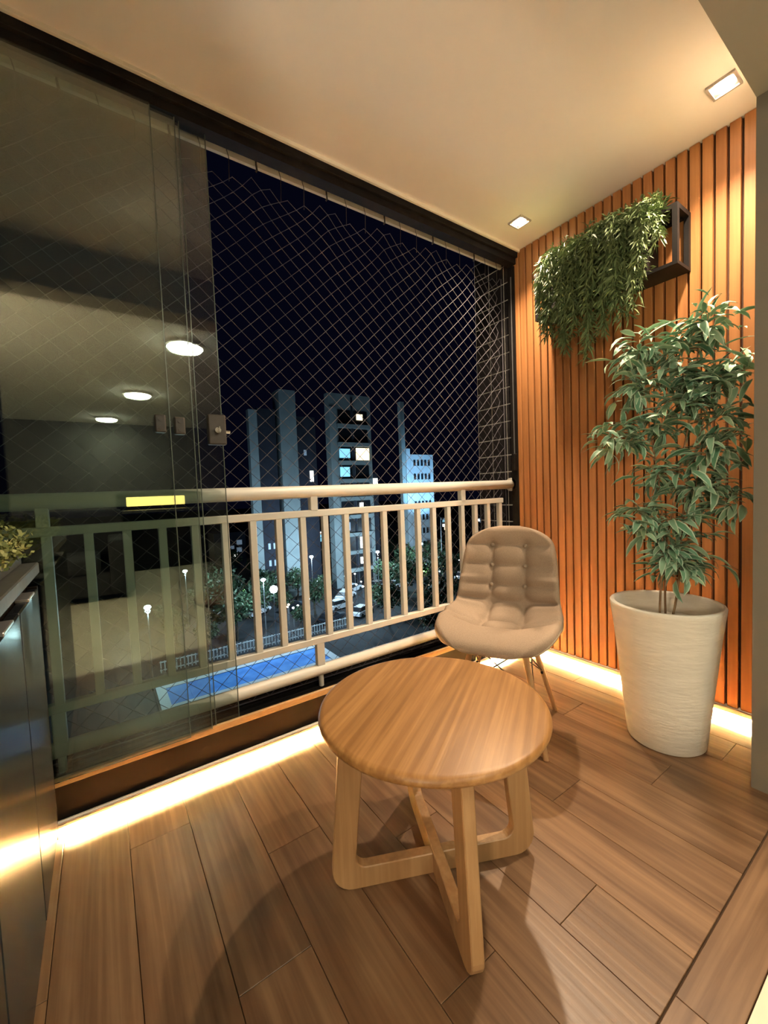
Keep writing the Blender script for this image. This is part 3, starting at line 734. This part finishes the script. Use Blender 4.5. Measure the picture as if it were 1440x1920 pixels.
for k in range(7000):
    p = Vector((rs.uniform(-0.62, -0.175), rs.uniform(0.56, 1.628), 0.900))
    p.z += 0.095*rs.random()**0.7*(0.75+0.35*math.sin(p.y*17)*math.sin(p.x*23+1))
    d = Vector((rs.uniform(-1, 1), rs.uniform(-1, 1), rs.uniform(-0.2, 1))).normalized(); s = d.cross(Vector((rs.uniform(-1, 1), rs.uniform(-1, 1), rs.uniform(-1, 1)))).normalized()
    l, w_ = rs.uniform(0.011, 0.018), rs.uniform(0.004, 0.006); q = len(verts)
    verts += [p, p+d*l*0.5-s*w_, p+d*l, p+d*l*0.5+s*w_]; faces.append((q, q+1, q+2, q+3))
me = bpy.data.meshes.new('foliage'); me.from_pydata(verts, [], faces); uv = me.uv_layers.new(name='UVMap')
for i in range(len(faces)):
    for q, c in enumerate(((0.5, 0), (0.1, 0.5), (0.5, 1), (0.9, 0.5))): uv.data[i*4+q].uv = c
me.materials.append(M['hedge']); o = link('foliage', me, HG, world=True); o['kind'] = 'stuff'

# ------------------------------------------------------------------ the room behind the camera (seen in the glass)
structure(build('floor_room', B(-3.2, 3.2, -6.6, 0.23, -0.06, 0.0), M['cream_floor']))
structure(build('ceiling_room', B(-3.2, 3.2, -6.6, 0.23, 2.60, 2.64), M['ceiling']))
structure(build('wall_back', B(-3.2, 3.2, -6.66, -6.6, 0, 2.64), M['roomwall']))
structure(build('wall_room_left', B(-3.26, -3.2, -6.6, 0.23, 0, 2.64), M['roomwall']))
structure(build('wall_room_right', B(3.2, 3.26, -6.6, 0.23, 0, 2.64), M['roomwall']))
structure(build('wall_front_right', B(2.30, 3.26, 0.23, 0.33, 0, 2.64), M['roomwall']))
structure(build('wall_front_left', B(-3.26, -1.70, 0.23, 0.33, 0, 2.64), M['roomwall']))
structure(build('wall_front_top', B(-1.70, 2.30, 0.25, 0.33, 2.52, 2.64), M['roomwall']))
for i, (x, y) in enumerate(((0.80, -1.25), (0.54, -3.65), (0.19, -5.9))):
    t = empty('room_ceiling_lamp', (x, y, 2.60)); tag(t, ['round white ceiling lamp in the room nearest the balcony doorway', 'round white ceiling lamp in the middle of the room', 'round white ceiling lamp by the far wall of the room'][i], 'ceiling light', 'round ceiling lamps in the room')
    bm = bmesh.new(); lathe(bm, [(0, 0), (0.19, 0), (0.19, -0.03), (0.17, -0.035)], 40, (x, y, 2.60)); build('rim', bm, M['profile'], t, smooth=False)
    bm = bmesh.new(); lathe(bm, [(0.168, -0.036), (0.150, -0.060), (0.10, -0.072), (0, -0.075)], 40, (x, y, 2.60)); build('diffuser', bm, M['roomlens'], t, smooth=True)
t = empty('room_downlight', (-0.95, -0.05, 2.60)); tag(t, 'small recessed spotlight in the room ceiling by the doorway', 'ceiling light')
bm = bmesh.new(); lathe(bm, [(0.055, 0), (0.055, -0.008), (0.04, -0.010), (0.036, -0.002)], 28, (-0.95, -0.05, 2.60)); build('trim_ring', bm, M['lamp_trim'], t)
bm = bmesh.new(); lathe(bm, [(0.036, -0.003), (0, -0.003)], 28, (-0.95, -0.05, 2.60)); build('lens', bm, M['lens'], t)
FLP = empty('added_fill_lamp', (-1.45, -1.0, 0)); tag(FLP, 'added fill lamp, a warm glowing globe on a pole in the unseen room', 'fill lamp')  # unseen fill lamp, added to brighten ceiling, slats and pot
bm = bmesh.new(); lathe(bm, [(0, 0.02), (0.13, 0.018), (0.14, 0.0)], 32); build('base', bm, M['black'], FLP, world=False)
bm = bmesh.new(); tube(bm, [(0, 0, 0.01), (0, 0, 1.20)], 0.011, 12); build('pole', bm, M['black'], FLP, world=False)
bm = bmesh.new(); bmesh.ops.create_uvsphere(bm, u_segments=32, v_segments=16, radius=0.13, matrix=Matrix.Translation((0, 0, 1.32)))
build('globe', bm, mat('fill_globe', (1, 0.95, 0.85), 0.6, emit=(1.0, 0.80, 0.56), estr=115), FLP, world=False, smooth=True)
SF = empty('added_sofa', (-0.95, -2.4, 0)); tag(SF, 'dark fabric sofa added to the room to darken its mirror image in the glass', 'sofa')  # dark mass added to cut the pale floor reflection in the glass
M['sofa'] = noisy('dark_sofa_fabric', (0.020, 0.021, 0.025), (0.03, 0.031, 0.036), 90, 0.9)
build('sofa_base', B(-2.2, 0.22, -2.9, -1.9, 0.06, 0.30, bev=0.02), M['sofa'], SF)
build('backrest', B(-2.2, 0.22, -3.1, -2.85, 0.06, 0.95, bev=0.05, seg=3), M['sofa'], SF)
for a in (-2.02, -1.02): build('seat_cushion', B(a, a+0.98, -2.84, -1.88, 0.30, 0.46, bev=0.04, seg=3), M['sofa'], SF)
for a in (-2.26, 0.04): build('armrest', B(a, a+0.22, -3.1, -1.86, 0.06, 0.64, bev=0.04, seg=3), M['sofa'], SF)
for x in (-2.1, 0.12):
    for y in (-2.0, -3.0): build('leg', B(x-0.03, x+0.03, y-0.03, y+0.03, 0.0, 0.07), M['black'], SF)
SB = empty('kitchen_counter', (0.8, -4.0, 0)); tag(SB, 'dark kitchen counter with a warm strip lamp reflected in the glass', 'counter')
build('base_unit', B(0.20, 1.40, -4.3, -3.75, 0, 0.86), M['cab'], SB)
build('counter_top', B(0.16, 1.44, -4.34, -3.70, 0.86, 0.90, bev=0.004), M['cabtop'], SB)
build('back_shelf', B(0.20, 1.40, -4.34, -4.24, 0.90, 1.16), M['cab'], SB)
build('strip_lamp', B(0.33, 1.16, -4.24, -4.20, 0.955, 1.10, bev=0.01), mat('strip_lamp', (1, 0.8, 0.3), 0.5, emit=(1.0, 0.70, 0.18), estr=4.0), SB)

# ------------------------------------------------------------------ outside: ground, street, towers
G = -17.0
M['asphalt'] = noisy('night_asphalt', (0.007, 0.008, 0.010), (0.022, 0.024, 0.027), 0.25, 0.9)
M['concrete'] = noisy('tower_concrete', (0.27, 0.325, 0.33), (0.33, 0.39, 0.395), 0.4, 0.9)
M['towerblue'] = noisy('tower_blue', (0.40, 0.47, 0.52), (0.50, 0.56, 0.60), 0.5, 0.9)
M['towerdark'] = noisy('tower_dark', (0.022, 0.025, 0.038), (0.034, 0.037, 0.055), 0.5, 0.9)  # dark walls, and the shaded sides of the split towers
M['win_dark'] = mat('dark_window', (0.010, 0.012, 0.016), 0.35)
M['win_warm'] = mat('warm_window', (0.9, 0.8, 0.5), 0.5, emit=(1.0, 0.80, 0.48), estr=1.3)
M['win_cyan'] = mat('cyan_window', (0.4, 0.7, 0.9), 0.5, emit=(0.22, 0.60, 0.80), estr=0.75)
M['win_white'] = mat('white_window', (0.9, 0.9, 0.9), 0.5, emit=(0.92, 0.95, 0.88), estr=1.1)
M['win_dim'] = mat('dim_window', (0.4, 0.5, 0.6), 0.5, emit=(0.30, 0.42, 0.55), estr=0.16)
M['water'] = noisy('pool_water', (0.06, 0.22, 0.62), (0.12, 0.34, 0.78), 0.6, 0.7, spec=0.1)
M['coping'] = mat('pool_coping', (0.55, 0.60, 0.62), 0.8)
M['fence'] = mat('white_fence', (0.65, 0.70, 0.72), 0.6)
M['pole'] = mat('lamp_pole', (0.18, 0.19, 0.20), 0.5)
M['head'] = mat('street_lamp_head', (0.8, 0.95, 1), 0.5, emit=(0.62, 0.92, 1.0), estr=14)
M['trunk'] = noisy('tree_trunk', (0.06, 0.045, 0.03), (0.10, 0.08, 0.06), 4, 0.9)
M['carpaint'] = [mat('white_car_paint', (0.70, 0.73, 0.76), 0.3), mat('silver_car_paint', (0.35, 0.37, 0.40), 0.3), mat('dark_car_paint', (0.03, 0.035, 0.045), 0.25)]
M['tyre'] = mat('tyre', (0.02, 0.02, 0.02), 0.8)
gr = structure(build('ground', B(-160, 400, 2.2, 600, G-0.5, G), M['asphalt']))

def tower(name, label, x0, x1, y, dep, zt, m, wins, bands=(), group=None):
    t = empty(name, ((x0+x1)/2, y+dep/2, G)); tag(t, label, 'building', group)
    build('tower_body', B(x0, x1, y, y+dep, G, zt), m, t)
    for (a, b, z0, z1, out, mm) in bands: build('facade_band', B(a, b, y-out, y, z0, z1), mm, t)
    for (a, b, z0, z1, mm) in wins:
        wf = build('window', B(a, b, y-0.12, y+0.02, z0, z1), mm, t)
    return t
# main tower with two balcony bays
x0, x1, zt, Y = 35.4, 44.5, 19.4, 68.0
bands, wins = [], []
FH = 3.42
lit = {(0, 1): ('win_warm', 0.6, 1.9, 0.9, 2.0), (2, 0): ('win_cyan', 0, 2.2, 0.5, 2.2), (2, 1): ('win_warm', 0.2, 3.1, 0.1, 2.4), (3, 0): ('win_cyan', 0, 2.0, 0.4, 2.2), (4, 0): ('win_white', 0, 2.0, 0.3, 2.3), (4, 1): ('win_dim', 0.4, 1.7, 0.3, 2.3),
       (5, 1): ('win_white', 0.5, 1.3, 0.6, 2.2), (7, 1): ('win_white', 0.3, 1.4, 0.2, 2.4), (8, 1): ('win_white', 0.2, 1.8, 0.6, 1.9), (6, 0): ('win_dim', 0.3, 1.6, 0.3, 2.0)}
for r in range(10):
    zb = zt-5.6-r*FH
    for cidx, (a, b) in enumerate(((37.2, 39.9), (40.6, 43.6))):
        wins.append((a, b, zb, zb+2.55, M['win_dark']))
    bands.append((36.9, 43.9, zb-0.75, zb-0.05, 0.7, M['concrete']))
bands.append((x0, 36.8, G, zt-2.6, 0.25, M['concrete'])); bands.append((40.02, 40.35, G, zt-0.6, 0.3, M['towerdark']))
tw = tower('apartment_tower', 'grey apartment tower with two columns of balconies and several lit windows', x0, x1, Y, 1.6, zt, M['concrete'], wins, bands)
for (r, c), (mm, a, b, z0, z1) in lit.items():
    xb = (37.2, 40.6)[c]; zb = zt-5.6-r*FH
    build('lit_window', B(xb+a, xb+b, Y-0.3, Y-0.13, zb+z0, zb+z1), M[mm], tw)
tower('slab_tower', 'tall narrow grey slab standing for the lit side of a tower', 26.0, 29.0, 68, 3, 19.0, M['concrete'], [])  # each tower's lit and shaded side put into pale and dark block colours
tower('slab_tower', 'dark block standing for the shaded side of the tall grey slab, with one small lit window', 29.2, 33.5, 70, 5, 15.0, M['towerdark'], [(32.0, 32.7, 3.2, 5.2, M['win_white']), (31.0, 31.5, 8.0, 9.0, M['win_dim'])])
tower('slab_tower', 'dim grey slab standing for the lit side of a shorter tower, at the edge of the glass pane', 20.7, 22.1, 68, 1.2, 15.2, M['concrete'], [])
tower('slab_tower', 'dark block standing for the shaded side of the shorter dim grey tower', 22.3, 25.4, 68.5, 4, 15.6, M['towerdark'], [(23.0+0.9*(i % 3), 23.4+0.9*(i % 3), -14+2.9*(i//3), -13+2.9*(i//3), M['win_dim']) for i in range(9)])
tower('chimney_tower', 'very thin tall dark tower beside the blue lit block', 51.9, 52.9, 68, 0.9, 19.2, M['concrete'], [])
tower('stair_tower', 'pale slim stair tower rising at the corner of the blue lit block', 52.95, 54.0, 67.9, 1.2, 9.6, M['towerblue'], [])
bw = []
for r in range(8):
    for c in range(5): bw.append((54.9+c*1.0, 55.4+c*1.0, 6.0-r*2.9, 7.2-r*2.9, M['win_dark']))
tower('floodlit_block', 'blue floodlit apartment block with small windows', 54.1, 60.4, 68, 1.6, 8.4, M['towerblue'], bw)
tower('lamp_kiosk', 'bright lit corner of a building beside the grey apartment tower', 45.6, 47.0, 70, 4, 4.6, M['towerdark'], [(45.7, 46.9, 1.2, 3.6, M['win_white'])])
# low houses in the distance
rs = random.Random(21)
for k in range(14):
    x = 22+k*11.5; y = 105+25*((k*0.618) % 1.0); wdt = rs.uniform(7, 10.5); h_ = rs.uniform(5, 11)
    ww = [(x+0.8+rs.random()*(wdt-2), 0, 0, 0, 0) for _ in range(5)]
    tower('distant_house', 'small dark distant house with lit windows beyond the towers, %s' % nth(k), x, x+wdt, y, 8, G+h_, M['towerdark'],
          [(a[0], a[0]+rs.uniform(0.7, 1.3), G+h_*q, G+h_*q+rs.uniform(0.8, 1.3), M[rs.choice(['win_warm', 'win_white', 'win_cyan', 'win_dim'])]) for a, q in zip(ww, (0.3, 0.55, 0.75, 0.45, 0.65))], group='distant houses among the trees')

# street lamps
for i, (x, y, z, p) in enumerate(STREET):
    rk = sorted(STREET[1:], key=lambda c: seen(*c[:3])[0])
    t = empty('street_lamp', (x, y, G)); tag(t, 'big bright bluish street lamp globe shining between the railing bars' if i == 0 else 'small bluish street lamp on a thin pole, %s of the small lamps' % nth(rk.index((x, y, z, p))), 'street lamp', None if i == 0 else 'street lamps below')
    bm = bmesh.new(); tube(bm, [(x, y, G), (x, y, z+0.1)], 0.09, 8, 0.05); build('pole', bm, M['pole'], t)
    bm = bmesh.new(); lathe(bm, [(0, 0.45), (0.32, 0.32), (0.46, 0), (0.32, -0.32), (0, -0.45)] if i == 0 else [(0, 0.22), (0.22, 0.15), (0.32, 0), (0.22, -0.15), (0, -0.22)], 16, (x, y, z)); build('lamp_head', bm, M['head'], t, smooth=True)
t = empty('flood_lamp', (53.0, 58.0, G)); tag(t, 'tall flood lamp on a pole aimed at the blue lit apartment block', 'flood lamp')
bm = bmesh.new(); tube(bm, [(53.0, 58.0, G), (53.0, 58.0, -5.0)], 0.10, 8, 0.06); build('pole', bm, M['pole'], t)
build('lamp_box', B(52.7, 53.3, 57.5, 57.75, -4.9, -4.5, bev=0.03), M['pole'], t)
# pool, deck, fence
PO = empty('swimming_pool', (11.5, 42.5, G)); tag(PO, 'long blue lit swimming pool far below the railing', 'pool')
build('water', B(4.0, 19.5, 39.5, 43.4, G, G+0.10), M['water'], PO)
bm = bmesh.new()
for q in ((3.2, 20.3, 38.7, 39.5), (3.2, 20.3, 43.4, 44.9), (3.2, 4.0, 39.5, 43.4), (19.5, 20.3, 39.5, 43.4)): box(bm, *q, G, G+0.16)
build('coping', bm, M['coping'], PO)
FN = empty('pool_fence', (15, 48, G)); tag(FN, 'white picket fence behind the pool far below', 'fence')
build('fence_rail', box(B(4, 27, 47.9, 48.0, G+1.05, G+1.15), 4, 27, 47.9, 48.0, G+0.2, G+0.3), M['fence'], FN)
pk = bpy.data.meshes.new('picket'); bm = B(-0.05, 0.05, -0.03, 0.03, 0, 1.25); bm.to_mesh(pk); bm.free(); pk.materials.append(M['fence'])
for k in range(62):
    o = link('picket', pk, FN, (4.1+k*0.37, 47.86, G)); o.matrix_parent_inverse = Matrix.Translation(-Vector(FN.location))
# parked cars
def car_parts(m):
    out = {}
    bm = bmesh.new()
    sec = [(-2.1, 0.35, 0.75), (-1.9, 0.25, 0.88), (1.3, 0.22, 0.92), (2.0, 0.28, 0.78), (2.15, 0.4, 0.62)]
    rows = [[bm.verts.new((x, s*0.86, z)) for s, z in ((-1, a), (1, a), (1, b), (-1, b))] for x, a, b in sec]
    for a, b in zip(rows, rows[1:]):
        for j in range(4): bm.faces.new((a[j], a[(j+1) % 4], b[(j+1) % 4], b[j]))
    bm.faces.new(rows[0][::-1]); bm.faces.new(rows[-1]); out['body'] = (bm, m)
    bm = bmesh.new(); lo_ = [(-1.75, -0.80), (-1.75, 0.80), (1.0, 0.80), (1.0, -0.80)]; hi_ = [(-1.3, -0.62), (-1.3, 0.62), (0.35, 0.62), (0.35, -0.62)]
    a = [bm.verts.new((x, y, 0.88)) for x, y in lo_]; b = [bm.verts.new((x, y, 1.40)) for x, y in hi_]
    for j in range(4): bm.faces.new((a[j], a[(j+1) % 4], b[(j+1) % 4], b[j]))
    bm.faces.new(b); out['cabin'] = (bm, M['win_dark'])
    bm = B(-1.3, 0.35, -0.62, 0.62, 1.40, 1.45); out['roof'] = (bm, m)
    for i, (x, s) in enumerate(((-1.35, -1), (-1.35, 1), (1.35, -1), (1.35, 1))):
        bm = bmesh.new(); tube(bm, [(x, s*0.72, 0.32), (x, s*0.9, 0.32)], 0.32, 14); out['wheel%d' % i] = (bm, M['tyre'])
    return {k: (build('tmp', v[0], v[1]).data) for k, v in out.items()}
protos = []
for m in M['carpaint']:
    protos.append(car_parts(m))
for o in [o for o in C.objects if o.name.startswith('tmp')]: bpy.data.objects.remove(o)
CARS = [(36.6, 64.2, 0), (41.6, 63.0, 1), (33.2, 60.6, 0), (29.6, 56.2, 0), (30.6, 51.0, 0), (25.6, 51.2, 2), (18.6, 62, 0), (23.8, 60.5, 2), (58.1, 58, 0), (44.5, 61, 0), (66, 58, 2)]
CN = ['white', 'silver', 'dark']
CARS = [c for c in CARS if 150 < seen(c[0], c[1], G+1)[0] < 985]; CARS.sort(key=lambda c: seen(c[0], c[1], G+1)[0]); cc = [0, 0, 0]
for x, y, k in CARS:
    t = empty('parked_car', (x, y, G), math.radians(20+rs.uniform(-12, 12)))
    tag(t, '%s parked car far below the railing, %s of the %s cars' % (CN[k], nth(cc[k]), CN[k]), 'car', '%s parked cars' % CN[k]); cc[k] += 1
    for kk, me in protos[k].items():
        nm = 'wheel' if kk.startswith('wheel') else kk
        me.name = nm; link(nm, me, t)
# trees
def crown_mesh(seed):
    r = random.Random(seed); verts, faces = [], []
    for k in range(700):
        d = Vector((r.gauss(0, 1), r.gauss(0, 1), r.gauss(0, 1))).normalized()*(r.random()**0.4)
        p = Vector((d.x*2.4, d.y*2.4, d.z*1.9+(0.5 if r.random() < 0.3 else 0)))
        a = Vector((r.uniform(-1, 1), r.uniform(-1, 1), r.uniform(-1, 1))).normalized(); b = a.cross(Vector((r.uniform(-1, 1), r.uniform(-1, 1), r.uniform(-1, 1)))).normalized()
        l = r.uniform(0.28, 0.5); q = len(verts); verts += [p, p+a*l+b*l*0.4, p+a*l*1.9, p+a*l-b*l*0.4]; faces.append((q, q+1, q+2, q+3))
    me = bpy.data.meshes.new('crown'); me.from_pydata(verts, [], faces); uv = me.uv_layers.new(name='UVMap')
    for i in range(len(faces)):
        for q, c in enumerate(((0.5, 0), (0.1, 0.5), (0.5, 1), (0.9, 0.5))): uv.data[i*4+q].uv = c
    me.materials.append(M['treeleaf']); return me
crowns = [crown_mesh(s) for s in (1, 2, 3)]
tk = bpy.data.meshes.new('trunk'); bm = bmesh.new(); tube(bm, [(0, 0, 0), (0.15, 0.05, 1.8), (0, 0, 3.6)], 0.24, 8, 0.14); bm.to_mesh(tk); bm.free(); tk.materials.append(M['trunk'])
TREES = [(14, 62, 1.1), (21, 65, 0.9), (26.5, 65.2, 0.8), (30.0, 62.6, 0.6), (48.6, 63.4, 1.05), (56, 63.5, 1.1), (17, 56, 1.0), (20.9, 57.2, 0.6), (25.2, 55.6, 0.75), (39.8, 57.8, 0.9), (40, 52.4, 1.0), (45, 55.5, 0.9), (13, 52.4, 0.9), (50, 53, 1.0)]; rt = random.Random(4)
BLK = [(53.0, 58.0, 1.0)]+[(x, y, 3.0) for x, y, k in CARS]+[(x, y, 0.9) for x, y, z, p in STREET]
RECT = [(20.5, 34, 68, 82.3), (35, 47.5, 66.8, 82.4), (51.5, 60.8, 67, 80.5), (2, 27.6, 38, 48.4)]
tries = 0
while len(TREES) < 64 and tries < 12000:
    tries += 1
    u = rt.random()
    if u < 0.75: x, y = rt.uniform(6, 60), rt.uniform(49.5, 67)
    elif u < 0.85: x, y = rt.uniform(14, 70), rt.uniform(82, 96)
    else: x, y = rt.uniform(27, 70), rt.uniform(36, 50)
    sc = rt.uniform(0.45, 1.05); r = 2.75*sc
    if any(math.hypot(x-a, y-b) < r*0.9+c for a, b, c in BLK) or any(a-r < x < b+r and c-r < y < d+r for a, b, c, d in RECT): continue
    if any(math.hypot(x-a, y-b) < r+2.75*c for a, b, c in TREES): continue
    TREES.append((x, y, sc))
TREES = [t for t in TREES if 150 < seen(t[0], t[1], G+4*t[2])[0] < 985]
TREES.sort(key=lambda t: seen(t[0], t[1], G+4*t[2])[0])
for i, (x, y, s) in enumerate(TREES):
    t = empty('garden_tree', (x, y, G)); t.scale = (s, s, s); t.rotation_euler = (0, 0, i*1.3)
    tag(t, 'dark leafy tree in the grounds below the railing, %s of the trees' % nth(i), 'tree', 'trees in the grounds below')
    link('trunk', tk, t); link('crown', crowns[i % 3], t, (0, 0, 4.6))

# small garden lights among the trees
GN = ('white', 'green', 'warm'); GLT = []; rg = random.Random(8); tries = 0
gm = [mat('garden_light_white', (1, 1, 1), 0.5, emit=(0.85, 0.95, 1.0), estr=7), mat('garden_light_green', (0.5, 1, 0.5), 0.5, emit=(0.35, 1.0, 0.30), estr=4), mat('garden_light_warm', (1, 0.8, 0.5), 0.5, emit=(1.0, 0.80, 0.5), estr=6)]
while len(GLT) < 40 and tries < 4000:
    tries += 1
    x, y = rg.uniform(8, 64), rg.uniform(49, 67)
    if any(math.hypot(x-a, y-b) < 0.8 for a, b in GLT) or any(math.hypot(x-a, y-b) < 2.8*c+0.3 for a, b, c in TREES) or any(math.hypot(x-a, y-b) < c for a, b, c in BLK) or any(a < x < b and c < y < d for a, b, c, d in RECT): continue
    if not 400 < seen(x, y, G+2)[0] < 970: continue
    GLT.append((x, y))
GLT.sort(key=lambda q: seen(q[0], q[1], G+2)[0]); gc = [0, 0, 0]
for x, y in GLT:
    h_ = rg.uniform(0.7, 3.5); k = rg.choice((0, 0, 0, 2, 1))
    t = empty('garden_light', (x, y, G)); tag(t, 'small %s garden light among the dark trees, %s of the %s ones' % (GN[k], nth(gc[k]), GN[k]), 'garden light', '%s garden lights' % GN[k]); gc[k] += 1
    bm = bmesh.new(); tube(bm, [(x, y, G), (x, y, G+h_)], 0.05, 6); build('post', bm, M['pole'], t)
    bm = bmesh.new(); lathe(bm, [(0, 0.16), (0.13, 0.09), (0.17, 0), (0.10, -0.10)], 10, (x, y, G+h_+0.1)); build('globe', bm, gm[k], t, smooth=True)
point('garden_glow', (46, 55, -13.5), 500, (0.45, 1.0, 0.35), 0.2)
